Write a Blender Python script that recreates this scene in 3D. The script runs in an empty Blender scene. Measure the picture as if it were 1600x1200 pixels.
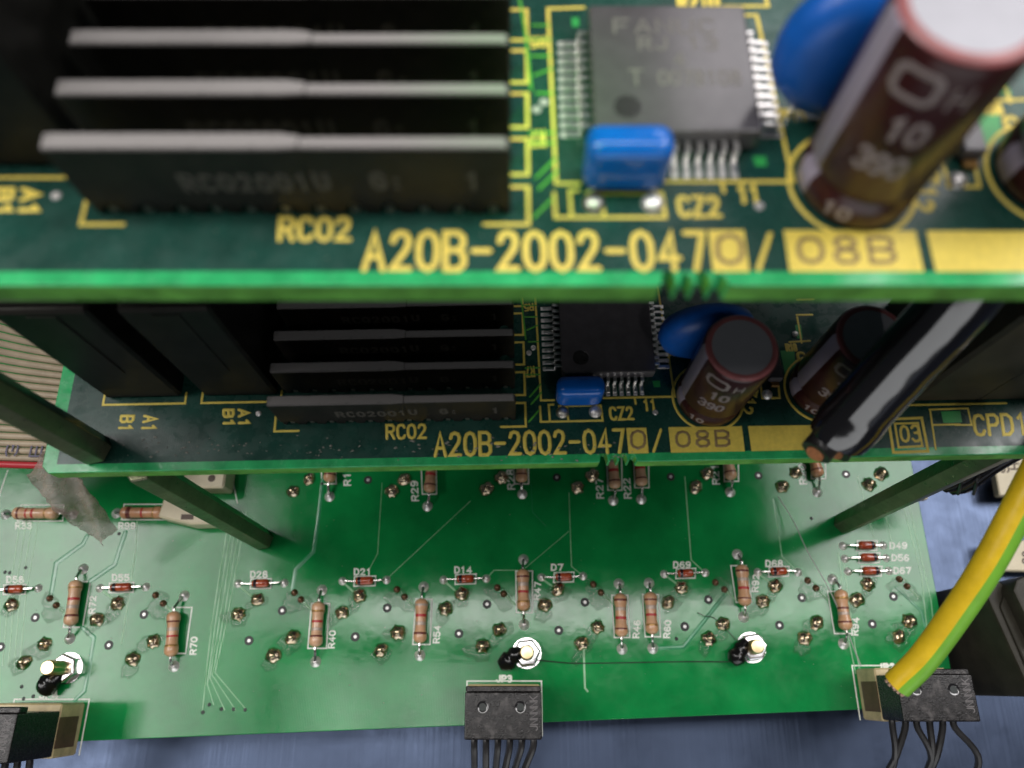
import bpy, bmesh, math, random
from mathutils import Vector, Matrix
random.seed(7)
R = math.radians

# ------------------------------------------------------------------ camera
scene = bpy.context.scene
scene.unit_settings.system = 'METRIC'
scene.unit_settings.scale_length = 0.001          # 1 unit = 1 mm
ZC, TILT, FPX = 165.0, R(21.4), 1200.0            # eye height above the lowest board, tilt from straight down, focal length in px of 1600
cam_data = bpy.data.cameras.new('camera')
cam_data.lens = 27.0; cam_data.sensor_width = 36.0
cam_data.clip_start = 1.0; cam_data.clip_end = 5000.0
cam_data.dof.use_dof = True
cam_data.dof.focus_distance = 128.0
cam_data.dof.aperture_fstop = 0.027 / 1.3        # 1 mm wide pupil
cam = bpy.data.objects.new('camera', cam_data)
scene.collection.objects.link(cam)
cam.location = (0, 0, ZC); cam.rotation_euler = (TILT, 0, 0)
scene.camera = cam

# ------------------------------------------------------------------ light
world = bpy.data.worlds.new('World'); scene.world = world; world.use_nodes = True
bg = world.node_tree.nodes['Background']
bg.inputs['Color'].default_value = (0.80, 0.88, 1.0, 1); bg.inputs['Strength'].default_value = 0.03

def area(name, x0, x1, y0, y1, z, radiance, color=(1, 1, 1), rot=(0, 0, 0), loc=None):
    d = bpy.data.lights.new(name, 'AREA'); d.shape = 'RECTANGLE'
    d.size, d.size_y = x1 - x0, y1 - y0
    d.energy = radiance * math.pi * d.size * d.size_y * 1.0
    d.color = color
    o = bpy.data.objects.new(name, d); scene.collection.objects.link(o)
    o.location = loc or ((x0 + x1) / 2, (y0 + y1) / 2, z); o.rotation_euler = rot
    return o
area('overhead_lamp', -200, 300, 46, 112, 600, 7.5, (1, .97, .95))
area('overhead_lamp', -640, -300, -95, 190, 600, 7.0, (1, .97, .95))
area('overhead_lamp', 265, 620, 60, 330, 600, 6.5, (1, .97, .97))
area('overhead_lamp', -150, -75, -90, 20, 600, 8.0, (1, .97, .95))
area('overhead_lamp', 150, 560, 385, 640, 600, 3.0, (1, .96, .98))
area('overhead_lamp', 174, 188, -390, -250, 600, 32.0, (1, .97, .97))  # narrow lamp added to draw the white streak on the black cable
area('front_fill_lamp', -300, 300, -90, 90, 0, 1.35, (.98, .99, 1), (R(90), 0, 0), (0, -430, 50))  # added low front fill to brighten the board edges, not a window

sp = bpy.data.lights.new('green_tint_spot', 'SPOT'); sp.energy = 2.0e6; sp.color = (.12, 1, .10); sp.spot_size = R(3.4); sp.spot_blend = .7; sp.shadow_soft_size = 6  # added spot that tints the print beside the chip green
so_ = bpy.data.objects.new('green_tint_spot', sp); scene.collection.objects.link(so_); so_.location = (-40, -20, 420)
so_.rotation_euler = (Vector((4.0, 44, 113)) - so_.location).to_track_quat('-Z', 'Y').to_euler()
scene.view_settings.view_transform = 'Standard'
scene.view_settings.look = 'None'
scene.view_settings.exposure = 0.52
scene.view_settings.gamma = 1.0
scene.view_settings.use_curve_mapping = False
scene.cycles.use_denoising = True
scene.cycles.max_bounces = 8
scene.cycles.transparent_max_bounces = 12
scene.cycles.caustics_reflective = False
scene.cycles.caustics_refractive = False

# ------------------------------------------------------------------ geometry helpers
CT, ST = math.cos(TILT), math.sin(TILT)
def P(px, py, z=0.0):
    """point on the level plane at height z that the photograph shows at pixel (px, py) of 1600 x 1200"""
    k = (600 - py) / FPX
    dx, dy, dz = (px - 800) / FPX, ST + k * CT, CT - k * ST
    s = (ZC - z) / dz
    return Vector((dx * s, dy * s, z))

class G:
    def __init__(s): s.v, s.f, s.m = [], [], []
    def add(s, vs, fs, mi=0):
        b = len(s.v); s.v += [tuple(q) for q in vs]
        s.f += [tuple(i + b for i in q) for q in fs]; s.m += [mi] * len(fs); return s
    def box(s, x0, x1, y0, y1, z0, z1, mi=0, M=None):
        vs = [Vector((x, y, z)) for z in (z0, z1) for y in (y0, y1) for x in (x0, x1)]
        if M: vs = [M @ q for q in vs]
        return s.add(vs, [(0, 2, 3, 1), (4, 5, 7, 6), (0, 1, 5, 4), (2, 6, 7, 3), (0, 4, 6, 2), (1, 3, 7, 5)], mi)
    def prism(s, pts, z0, z1, mi=0):
        n = len(pts)
        vs = [(p[0], p[1], z0) for p in pts] + [(p[0], p[1], z1) for p in pts]
        fs = [tuple(range(n - 1, -1, -1)), tuple(range(n, 2 * n))] + [(i, (i + 1) % n, n + (i + 1) % n, n + i) for i in range(n)]
        return s.add(vs, fs, mi)
    def lathe(s, prof, n=16, M=None, mi=0, cap=True, fm=None):
        vs, fs, ms = [], [], []
        for (r, z) in prof:
            for i in range(n):
                a = 2 * math.pi * i / n; vs.append(Vector((r * math.cos(a), r * math.sin(a), z)))
        if M: vs = [M @ q for q in vs]
        b = len(s.v); s.v += [tuple(q) for q in vs]
        for j in range(len(prof) - 1):
            for i in range(n):
                k = (i + 1) % n
                s.f.append((b + j * n + i, b + j * n + k, b + (j + 1) * n + k, b + (j + 1) * n + i))
                s.m.append(fm(j, i) if fm else mi)
        if cap:
            s.f.append(tuple(b + i for i in range(n - 1, -1, -1))); s.m.append(mi)
            s.f.append(tuple(b + (len(prof) - 1) * n + i for i in range(n))); s.m.append(mi)
        return s
    def tube(s, path, rad, n=8, mi=0, flat=1.0, fm=None, up=Vector((0, 0, 1)), cap=True):
        path = [Vector(p) for p in path]; m = len(path)
        rr = rad if isinstance(rad, (list, tuple)) else [rad] * m
        b = len(s.v)
        for j, p in enumerate(path):
            t = (path[min(j + 1, m - 1)] - path[max(j - 1, 0)]).normalized()
            side = t.cross(up)
            if side.length < 1e-4: side = t.cross(Vector((0, 1, 0.01)))
            side.normalize(); nn = side.cross(t).normalized()
            for i in range(n):
                a = 2 * math.pi * i / n
                s.v.append(tuple(p + side * math.cos(a) * rr[j] + nn * math.sin(a) * rr[j] * flat))
        for j in range(m - 1):
            for i in range(n):
                k = (i + 1) % n
                s.f.append((b + j * n + i, b + j * n + k, b + (j + 1) * n + k, b + (j + 1) * n + i)); s.m.append(fm(j, i) if fm else mi)
        if cap:
            s.f.append(tuple(b + i for i in range(n - 1, -1, -1))); s.m.append(mi)
            s.f.append(tuple(b + (m - 1) * n + i for i in range(n))); s.m.append(mi)
        return s
    def ridge(s, path, w, h=0.05, f=None, closed=False, mi=0):
        """a printed or etched line of real thickness, round ended, along a flat path (u, v) laid through f(u, v, height)"""
        f = f or (lambda u, v, q: (u, v, q))
        pts = [Vector((p[0], p[1])) for p in path]; m = len(pts); rings = []
        def nrm(d): return Vector((-d.y, d.x))
        for j in range(m):
            if closed:
                a = (pts[j] - pts[j - 1]).normalized(); c = (pts[(j + 1) % m] - pts[j]).normalized()
            else:
                a = (pts[j] - pts[j - 1]).normalized() if j else None
                c = (pts[j + 1] - pts[j]).normalized() if j < m - 1 else None
                a = a or c; c = c or a
            n1, n2 = nrm(a), nrm(c); nn = (n1 + n2)
            nn = nn.normalized() if nn.length > 1e-3 else n1
            sc = min(1.0 / max(nn.dot(n1), 0.45), 1.9)
            if not closed and j == 0:
                rings.append((pts[j] - c * w, nn, .25)); rings.append((pts[j] - c * w * .7, nn, .72))
            rings.append((pts[j], nn, sc))
            if not closed and j == m - 1:
                rings.append((pts[j] + a * w * .7, nn, .72)); rings.append((pts[j] + a * w, nn, .25))
        b = len(s.v); prof = ((-1, 0), (-.75, .85), (0, 1), (.75, .85), (1, 0))
        for (p, nn, sc) in rings:
            for (o, q) in prof:
                u = p + nn * (o * w * sc); s.v.append(tuple(f(u.x, u.y, q * h)))
        k = len(rings); seq = range(k) if closed else range(k - 1)
        for j in seq:
            j2 = (j + 1) % k
            for i in range(4):
                s.f.append((b + j * 5 + i + 1, b + j * 5 + i, b + j2 * 5 + i, b + j2 * 5 + i + 1)); s.m.append(mi)
        return s
    def mesh(s, name, mats, smooth=True, bevel=0, angle=38, seg=1):
        me = bpy.data.meshes.new(name)
        me.from_pydata(s.v, [], s.f)
        for q in mats: me.materials.append(q)
        me.polygons.foreach_set('material_index', s.m); me.update()
        if bevel:
            bm = bmesh.new(); bm.from_mesh(me)
            bmesh.ops.remove_doubles(bm, verts=bm.verts, dist=1e-5)
            ed = [e for e in bm.edges if len(e.link_faces) == 2 and e.calc_face_angle(0) > R(25)]
            bmesh.ops.bevel(bm, geom=ed, offset=bevel, segments=seg, profile=.5, affect='EDGES', clamp_overlap=True)
            bm.to_mesh(me); bm.free()
        if smooth:
            me.polygons.foreach_set('use_smooth', [True] * len(me.polygons))
            me.set_sharp_from_angle(angle=R(angle))
            if bevel:                                # large faces keep their own normal, only the bevels bend
                at = {}
                for p in me.polygons:
                    for v in p.vertices: at.setdefault(v, []).append((p.normal.copy(), p.area))
                ca = math.cos(R(angle)); ns = []
                for p in me.polygons:
                    for v in p.vertices:
                        q = Vector((0, 0, 0))
                        for (n, a) in at[v]:
                            if n.dot(p.normal) >= ca - 1e-6: q += n * a
                        ns.append(q.normalized() if q.length > 0 else p.normal)
                me.normals_split_custom_set(ns)
        return me

def link(o, parent=None, loc=(0, 0, 0)):
    scene.collection.objects.link(o); o.parent = parent; o.location = loc; return o
def obj(name, g, mats, parent=None, loc=(0, 0, 0), **kw):
    me = g if isinstance(g, bpy.types.Mesh) else g.mesh(name, mats if isinstance(mats, (list, tuple)) else [mats], **kw)
    return link(bpy.data.objects.new(name, me), parent, loc)
def empty(name, loc, rz=0):
    o = bpy.data.objects.new(name, None); link(o, None, loc); o.rotation_euler = (0, 0, rz); o.empty_display_size = 2; return o
def tag(o, label=None, cat=None, group=None, kind=None):
    if label: o['label'] = label
    if cat: o['category'] = cat
    if group: o['group'] = group
    if kind: o['kind'] = kind
    return o
def copy_tree(o, parent=None):
    c = o.copy(); scene.collection.objects.link(c); c.parent = parent
    for ch in list(o.children): copy_tree(ch, c)
    return c
def frame(a, b):
    """matrix whose z axis runs from a to b, origin at a"""
    z = (Vector(b) - Vector(a)).normalized(); x = z.orthogonal().normalized(); y = z.cross(x)
    return Matrix.Translation(Vector(a)) @ Matrix((x, y, z)).transposed().to_4x4()
def bez(pts, n=24):
    """smooth path through pts"""
    pts = [Vector(p) for p in pts]; out = []
    ext = [pts[0] * 2 - pts[1]] + pts + [pts[-1] * 2 - pts[-2]]
    per = max(2, n // (len(pts) - 1))
    for i in range(1, len(ext) - 2):
        p0, p1, p2, p3 = ext[i - 1:i + 3]
        for k in range(per):
            t = k / per
            out.append(.5 * ((2 * p1) + (p2 - p0) * t + (2 * p0 - 5 * p1 + 4 * p2 - p3) * t * t + (3 * p1 - p0 - 3 * p2 + p3) * t ** 3))
    out.append(pts[-1]); return out

# ------------------------------------------------------------------ stroke lettering
GLY = {
 'A': '0,0 .28,1 .56,0|.12,.34 .44,.34', 'B': '0,0 0,1 .38,1 .54,.88 .54,.64 .4,.52 0,.52|.4,.52 .56,.38 .56,.14 .4,0 0,0',
 'C': '.55,.2 .46,.04 .3,0 .12,.05 .02,.25 .02,.75 .12,.95 .3,1 .46,.96 .55,.8', 'D': '0,0 0,1 .32,1 .52,.82 .56,.5 .52,.18 .32,0 0,0',
 'E': '.55,0 0,0 0,1 .55,1|0,.52 .42,.52', 'F': '0,0 0,1 .55,1|0,.52 .42,.52', 'G': '.55,.8 .4,.98 .2,.98 .02,.75 .02,.25 .2,.02 .42,.02 .56,.2 .56,.45 .34,.45',
 'H': '0,0 0,1|.56,0 .56,1|0,.5 .56,.5', 'I': '.28,0 .28,1', 'J': '.5,1 .5,.2 .36,.02 .16,.02 .02,.2', 'K': '0,0 0,1|.55,1 0,.42|.18,.58 .56,0',
 'L': '0,1 0,0 .52,0', 'M': '0,0 0,1 .3,.4 .6,1 .6,0', 'N': '0,0 0,1 .56,0 .56,1', 'P': '0,0 0,1 .4,1 .55,.86 .55,.62 .4,.48 0,.48',
 'O': '.28,1 .08,.9 0,.7 0,.3 .08,.1 .28,0 .48,.1 .56,.3 .56,.7 .48,.9 .28,1',
 'R': '0,0 0,1 .4,1 .55,.86 .55,.64 .4,.5 0,.5|.3,.5 .56,0', 'S': '.55,.84 .4,1 .16,1 .02,.86 .02,.66 .16,.53 .42,.47 .55,.34 .55,.15 .4,0 .16,0 .02,.15',
 'T': '0,1 .58,1|.29,1 .29,0', 'U': '0,1 0,.2 .14,.02 .42,.02 .56,.2 .56,1', 'V': '0,1 .28,0 .56,1', 'W': '0,1 .15,0 .3,.7 .45,0 .6,1', 'X': '0,0 .56,1|0,1 .56,0',
 'Y': '0,1 .28,.5 .56,1|.28,.5 .28,0', 'Z': '.02,1 .55,1 .02,0 .56,0',
 '0': '.28,1 .1,.92 .01,.72 0,.5 .01,.28 .1,.08 .28,0 .46,.08 .55,.28 .56,.5 .55,.72 .46,.92 .28,1',
 '1': '.12,.8 .3,1 .3,0', '2': '.03,.76 .1,.94 .26,1 .44,.95 .52,.78 .46,.56 .02,.02 .55,.02', '3': '.03,.86 .16,1 .4,1 .53,.86 .53,.66 .4,.54 .22,.53|.4,.53 .55,.4 .55,.14 .4,0 .16,0 .02,.14',
 '4': '.4,0 .4,1 .02,.3 .56,.3', '5': '.52,1 .06,1 .03,.56 .2,.62 .4,.6 .55,.42 .55,.18 .4,0 .16,0 .02,.14', '6': '.5,.9 .34,1 .14,.92 .02,.6 .02,.25 .14,.02 .4,.02 .55,.2 .55,.38 .42,.55 .16,.55 .03,.4',
 '7': '.02,1 .55,1 .24,0', '8': '.28,.53 .08,.64 .05,.84 .16,1 .4,1 .51,.84 .48,.64 .28,.53 .04,.38 .02,.16 .14,0 .42,0 .54,.16 .52,.38 .28,.53',
 '9': '.06,.08 .24,0 .44,.08 .54,.4 .54,.78 .42,.98 .16,.98 .02,.82 .02,.6 .14,.45 .4,.45 .53,.6', '-': '.04,.5 .52,.5', '/': '.0,0 .5,1', '.': '.2,.02 .26,.02', ':': '.2,.1 .26,.1|.2,.6 .26,.6', ' ': ''}
def strokes(t, pitch=.82):
    out, x = [], 0
    for ch in t:
        for pl in GLY.get(ch, '').split('|'):
            if pl: out.append([(x + float(q.split(',')[0]), float(q.split(',')[1])) for q in pl.split()])
        x += pitch
    return out, x - pitch + .56
def lettering(t, o, ux, uy, w, mat, parent, h=.05, z=0.0, pitch=.82, name='lettering', f3=None):
    """text whose baseline starts at o and runs along ux (full length) with the capital height along uy, all flat vectors"""
    st, W = strokes(t, pitch); g = G()
    ox, oy = Vector(o[:2]), Vector(ux[:2]); vy = Vector(uy[:2])
    for pl in st:
        q = [ox + oy * (u / W) + vy * v for (u, v) in pl]
        cl = len(q) > 3 and (q[0] - q[-1]).length < 1e-4
        g.ridge(q[:-1] if cl else q, w, h, f3 or (lambda a, b, c: (a, b, z + c)), closed=cl)
    return obj(name, g, mat, parent)
def line(path, w, mat, parent, h=.05, z=0.0, closed=False, name='printed_outline'):
    return obj(name, G().ridge(path, w, h, lambda a, b, c: (a, b, z + c), closed), mat, parent)

# ------------------------------------------------------------------ materials
def mat(name, col, rough=.5, metal=0.0, spec=.5, coat=0.0, var=0.0, vscale=.4, bump=0.0, bscale=2.0, rvar=0.0, alpha=1.0, trans=0.0, dust=None, weave=0.0, scratch=0.0, sss=0.0, col2=None, dcov=(0, .42)):
    m = bpy.data.materials.new(name); m.use_nodes = True
    nt = m.node_tree; b = nt.nodes['Principled BSDF']; L = nt.links.new; N = nt.nodes.new
    b.inputs['Roughness'].default_value = rough; b.inputs['Metallic'].default_value = metal
    b.inputs['Specular IOR Level'].default_value = spec; b.inputs['Coat Weight'].default_value = coat
    b.inputs['Coat Roughness'].default_value = .12
    b.inputs['Alpha'].default_value = alpha; b.inputs['Transmission Weight'].default_value = trans
    tc = N('ShaderNodeTexCoord'); c = (*col, 1)
    b.inputs['Base Color'].default_value = c; out = None
    if var or col2:
        n = N('ShaderNodeTexNoise'); n.inputs['Scale'].default_value = vscale; n.inputs['Detail'].default_value = 6; n.inputs['Roughness'].default_value = .62
        L(tc.outputs['Object'], n.inputs['Vector'])
        mr = N('ShaderNodeMapRange'); mr.inputs[1].default_value = .3; mr.inputs[2].default_value = .7; L(n.outputs['Fac'], mr.inputs[0])
        mx = N('ShaderNodeMix'); mx.data_type = 'RGBA'; L(mr.outputs[0], mx.inputs[0])
        mx.inputs[6].default_value = (*[q * (1 - var) for q in col], 1)
        mx.inputs[7].default_value = (*(col2 or [min(q * (1 + var), 1) for q in col]), 1)
        out = mx.outputs[2]
    if dust:
        ge = N('ShaderNodeNewGeometry'); sx = N('ShaderNodeSeparateXYZ'); L(ge.outputs['Normal'], sx.inputs[0])
        n2 = N('ShaderNodeTexNoise'); n2.inputs['Scale'].default_value = .9; n2.inputs['Detail'].default_value = 7; L(tc.outputs['Object'], n2.inputs['Vector'])
        m1 = N('ShaderNodeMapRange'); m1.inputs[1].default_value = .55; m1.inputs[2].default_value = .95; L(sx.outputs[2], m1.inputs[0])
        m2 = N('ShaderNodeMapRange'); m2.inputs[1].default_value = dcov[0]; m2.inputs[2].default_value = dcov[1]; L(n2.outputs['Fac'], m2.inputs[0])
        mu = N('ShaderNodeMath'); mu.operation = 'MULTIPLY'; L(m1.outputs[0], mu.inputs[0]); L(m2.outputs[0], mu.inputs[1])
        md = N('ShaderNodeMix'); md.data_type = 'RGBA'; L(mu.outputs[0], md.inputs[0])
        if out: L(out, md.inputs[6])
        else: md.inputs[6].default_value = c
        md.inputs[7].default_value = (*dust, 1); out = md.outputs[2]
    if out: L(out, b.inputs['Base Color'])
    if rvar:
        n3 = N('ShaderNodeTexNoise'); n3.inputs['Scale'].default_value = vscale * 2.3; n3.inputs['Detail'].default_value = 8; n3.inputs['Roughness'].default_value = .7; L(tc.outputs['Object'], n3.inputs['Vector'])
        m3 = N('ShaderNodeMapRange'); m3.inputs[1].default_value = .35; m3.inputs[2].default_value = .7
        m3.inputs[3].default_value = max(rough - rvar, .02); m3.inputs[4].default_value = min(rough + rvar, 1); L(n3.outputs['Fac'], m3.inputs[0]); L(m3.outputs[0], b.inputs['Roughness'])
    nrm = None
    if bump:
        n4 = N('ShaderNodeTexNoise'); n4.inputs['Scale'].default_value = bscale; n4.inputs['Detail'].default_value = 5; L(tc.outputs['Object'], n4.inputs['Vector'])
        bp = N('ShaderNodeBump'); bp.inputs['Strength'].default_value = 1; bp.inputs['Distance'].default_value = bump; L(n4.outputs['Fac'], bp.inputs['Height']); nrm = bp
    if weave:
        wv = N('ShaderNodeTexWave'); wv.bands_direction = 'X'; wv.inputs['Scale'].default_value = .95; wv.inputs['Distortion'].default_value = .6; wv.inputs['Detail'].default_value = 2
        L(tc.outputs['Object'], wv.inputs['Vector'])
        bw = N('ShaderNodeBump'); bw.inputs['Strength'].default_value = 1; bw.inputs['Distance'].default_value = weave; L(wv.outputs['Fac'], bw.inputs['Height'])
        if nrm: L(nrm.outputs[0], bw.inputs['Normal'])
        nrm = bw
    if scratch:
        mp = N('ShaderNodeMapping'); mp.inputs['Scale'].default_value = (1.2, .02, 1); L(tc.outputs['Object'], mp.inputs['Vector'])
        ns = N('ShaderNodeTexNoise'); ns.inputs['Scale'].default_value = 1.0; ns.inputs['Detail'].default_value = 6; L(mp.outputs[0], ns.inputs['Vector'])
        bs = N('ShaderNodeBump'); bs.inputs['Strength'].default_value = 1; bs.inputs['Distance'].default_value = scratch; L(ns.outputs['Fac'], bs.inputs['Height'])
        if nrm: L(nrm.outputs[0], bs.inputs['Normal'])
        nrm = bs
    if nrm: L(nrm.outputs[0], b.inputs['Normal'])
    return m

M_mask = mat('dark solder mask over copper', (.012, .058, .043), .30, var=.35, vscale=.15, bump=.012, bscale=.8, rvar=.12, spec=.40, weave=.002)
M_edge = mat('bare green laminate', (.03, .40, .13), .24, var=.3, vscale=.3, rvar=.12, bump=.01, bscale=1.5)
M_side = mat('sawn laminate edge', (.15, .46, .05), .40, var=.5, vscale=.35, bump=.12, bscale=1.6, col2=(.20, .60, .09))
M_green = mat('green solder mask', (.006, .205, .048), .11, var=.28, vscale=.07, bump=.010, bscale=.5, rvar=.06, spec=.40, weave=.006)
M_trace = mat('solder mask over trace', (.03, .24, .10), .22, var=.2, vscale=.5, spec=.6)
M_trace_thin = mat('solder mask over thin trace', (.24, .48, .26), .3, var=.2, vscale=.5)
M_tracetop = mat('bright trace', (.10, .42, .05), .3, var=.2)
M_yel = mat('yellow silkscreen', (.80, .63, .105), .5, var=.10, vscale=1.5)
M_white = mat('white silkscreen', (.80, .82, .74), .5, var=.15, vscale=1.5)
M_ink = mat('stamped ink', (.27, .19, .08), .6, var=.4, vscale=2)
M_black = mat('black moulded plastic', (.012, .012, .011), .38, var=.4, vscale=.5, bump=.02, bscale=3, rvar=.12)
M_slab = mat('black epoxy slab', (.014, .012, .010), .42, spec=.22, var=.4, vscale=.5, bump=.03, bscale=2, dust=(.27, .255, .245))  # grey mixed in wherever a face points up
M_slabprint = mat('faint slab print', (.060, .053, .042), .6)
M_conn = mat('dusty black connector', (.007, .007, .006), .45, spec=.18, var=.5, vscale=.4, dust=(.05, .047, .04))
M_plug = mat('black plug plastic', (.009, .008, .008), .30, var=.5, vscale=.8, bump=.05, bscale=4, rvar=.12, spec=.3, dust=(.085, .078, .075), dcov=(.52, .78))
M_plugprint = mat('raised plug lettering', (.13, .12, .12), .5)
M_chip = mat('grey epoxy package', (.080, .074, .078), .17, var=.15, vscale=.5, bump=.003, bscale=4)
M_chipprint = mat('chip print', (.15, .14, .125), .6)
M_pin = mat('tinned pin', (.85, .83, .80), .28, 1.0, var=.1, vscale=2)
M_pin_dull = mat('dull tinned pin', (.60, .58, .52), .4, 1.0, var=.2, vscale=2)
M_solder = mat('solder', (.84, .80, .77), .38, .75, var=.2, vscale=1.2, bump=.08, bscale=1.5)
M_flux = mat('fluxed solder', (.62, .44, .24), .2, 1.0, var=.35, vscale=.9, bump=.14, bscale=1.6, col2=(.86, .74, .58))
M_fluxdark = mat('burnt flux', (.17, .09, .05), .25, .6, var=.4, vscale=1.2, bump=.15, bscale=1.8)
M_resin = mat('clear flux resin', (.06, .15, .06), .04, spec=1.0, alpha=.22, bump=.35, bscale=.9)
M_blue = mat('blue epoxy dip', (.004, .105, .46), .40, var=.12, vscale=.4, bump=.06, bscale=.5)
M_bluegloss = mat('glossy blue epoxy dip', (.004, .115, .50), .14, var=.1, vscale=.4, bump=.05, bscale=.4)
M_sleeve = mat('maroon sleeve', (.038, .008, .008), .30, var=.3, vscale=.3, bump=.03, bscale=.5, spec=.4)
M_sleeve_mid = M_sleeve
M_stripe = mat('pale sleeve stripe', (.32, .28, .34), .35, var=.08)
M_rim = mat('shrunk sleeve rim', (.30, .10, .10), .3, var=.2)
M_can = mat('aluminium can', (.40, .40, .43), .5, .55, var=.05, bump=.01)
M_canscore = mat('scored aluminium', (.18, .18, .2), .4, .6)
M_capprint = mat('pale sleeve print', (.24, .195, .19), .5)
M_tan = mat('tan resistor body', (.54, .30, .16), .34, var=.16, vscale=.9, coat=.35)
M_tans = [M_tan, mat('pale tan resistor body', (.60, .36, .21), .32, var=.16, vscale=.9, coat=.35), mat('reddish resistor body', (.50, .25, .13), .36, var=.2, vscale=.9, coat=.3)]
M_red = mat('red band', (.42, .022, .025), .4)
M_brown = mat('brown band', (.13, .028, .020), .4)
M_grey = mat('pale band', (.42, .33, .27), .35, .2)
M_gold = mat('gold band', (.36, .20, .06), .3, .5)
M_lead = mat('tinned lead', (.72, .70, .66), .25, 1.0)
M_glass = mat('red diode glass', (.36, .028, .012), .08, var=.5, vscale=.8, coat=1.0, col2=(.55, .10, .03))
M_dband = mat('diode band', (.012, .008, .012), .15)
M_hole = mat('via hole', (.006, .012, .010), .5)
M_ring = mat('via ring', (.012, .06, .03), .25)
M_viac = mat('bright via centre', (.62, .60, .58), .4, .5)
M_nut = mat('nickel nut', (.86, .84, .85), .22, 1.0, var=.06)
M_stud = mat('brass stud', (.78, .60, .34), .3, 1.0, var=.15)
M_hex = mat('dull zinc standoff', (.20, .20, .125), .36, .75, var=.25, vscale=.25, bump=.05, bscale=.9, rvar=.1)
M_goo = mat('black lacquer', (.006, .006, .006), .18, bump=.1, bscale=1.2)
M_chassis = mat('blue zinc plate', (.055, .075, .125), .36, .8, var=.18, vscale=.03, rvar=.08, scratch=.06)
M_wire = mat('black wire', (.018, .017, .017), .36, var=.3, bump=.02)
M_shrink = mat('glossy black shrink tube', (.010, .009, .010), .13, spec=1.0)
M_copper = mat('cut copper', (.80, .30, .13), .35, .6, var=.3, vscale=2, bump=.1, bscale=4)
M_strand = mat('tinned copper strand', (.80, .52, .40), .4, .7, var=.2)
M_gy_y = mat('yellow insulation', (.70, .47, .015), .38, var=.14, vscale=.25, bump=.05, bscale=.5, rvar=.1)
M_gy_g = mat('green insulation', (.17, .42, .035), .38, var=.10, vscale=.3)
M_ribbon = mat('grey beige ribbon', (.36, .29, .20), .5, var=.15, vscale=.3)
M_ribred = mat('red ribbon edge', (.42, .02, .03), .45)
M_ribink = mat('ribbon print', (.10, .09, .14), .6)
M_cream = mat('cream plastic', (.66, .58, .40), .45, var=.10, vscale=.25, bump=.02)
M_creamink = mat('label ink', (.10, .07, .05), .6)
M_nylon = mat('aged nylon header', (.50, .40, .21), .35, var=.3, vscale=.3, sss=.1)
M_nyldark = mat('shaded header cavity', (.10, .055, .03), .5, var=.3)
M_relay = mat('olive black housing', (.034, .031, .022), .45, spec=.25, var=.3, vscale=.2, bump=.02)
M_film = mat('grubby brown film', (.42, .31, .26), .28, var=.4, vscale=.35, bump=.35, bscale=.6, alpha=.45, spec=.7)
M_fibre = mat('pale fibre', (.45, .45, .42), .5, alpha=.5)
M_dust = mat('dust', (.34, .32, .28), .8, alpha=.75)
M_padgreen = mat('bare green pad', (.03, .33, .07), .35, var=.15)

# ------------------------------------------------------------------ setting: chassis below the boards
obj_ch = obj('chassis_floor', G().box(-420, 420, -260, 420, -24, -22), M_chassis)
tag(obj_ch, 'brushed blue grey metal chassis plate under the boards', None, kind='structure')

# ------------------------------------------------------------------ the two stacked cards (same layout), built once
ZT, ZM, Y0 = ZC - 52.1, ZC - 103.4, 29.5
top = empty('circuit_board', (0, Y0, ZT))
tag(top, 'uppermost dark green circuit board, large blurred yellow part number along its edge', 'circuit board', 'stacked circuit boards')
def L(px, py, h=0.0):
    q = P(px, py, ZT + h); return Vector((q.x, q.y - Y0, h))
YAW, MX, MY = R(1.17), .75, Y0 + .05
def M(px, py, h=0.0):
    q = P(px, py, ZM + h); x, y = q.x - MX, q.y - MY; c, s = math.cos(-YAW), math.sin(-YAW)
    return Vector((x * c - y * s, x * s + y * c, h))
FE = L(800, 446).y                      # front edge
XL, XR, YB = -66.0, 82.0, 62.0
# laminate with mouse-bite notches where the tab was broken off
def board_outline(nx0, nx1):
    o = [(XL + 1, FE), (XL, FE + 1), (XL, YB), (XR, YB), (XR, FE)]
    n = 4; step = (nx1 - nx0) / n
    pts = []
    for i in range(n - 1, -1, -1):
        cx = nx0 + (i + .5) * step; dp = (1.5, 1.0, 1.25, .9)[i]; wd = (.40, .34, .42, .36)[i]
        for a in range(0, 181, 30): pts.append((cx + wd * step * math.cos(R(a)), FE - .05 + dp * math.sin(R(a)) + .2))
    return o + [(nx1 + .3, FE)] + pts + [(nx0 - .3, FE)]
n0, n1 = L(1032, 450).x, L(1142, 450).x
g = G(); ol = board_outline(n0, n1); g.prism(ol, -2.6, 0); g.m[0] = 2
for i, f in enumerate(g.f):
    if len(f) == 4: g.m[i] = 1
plate = obj('laminate', g, [M_edge, M_side, M_mask], top, bevel=.45, seg=3, angle=60)
# copper pour: darker sheet set in from the rim
cf = L(800, 424).y
obj('copper_pour', G().prism([(XL + 2, cf), (XL + 2, YB - 2), (XR - 2, YB - 2), (XR - 2, cf)][::-1], .002, .02), M_mask, top, smooth=False)
ZS = .022
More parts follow.
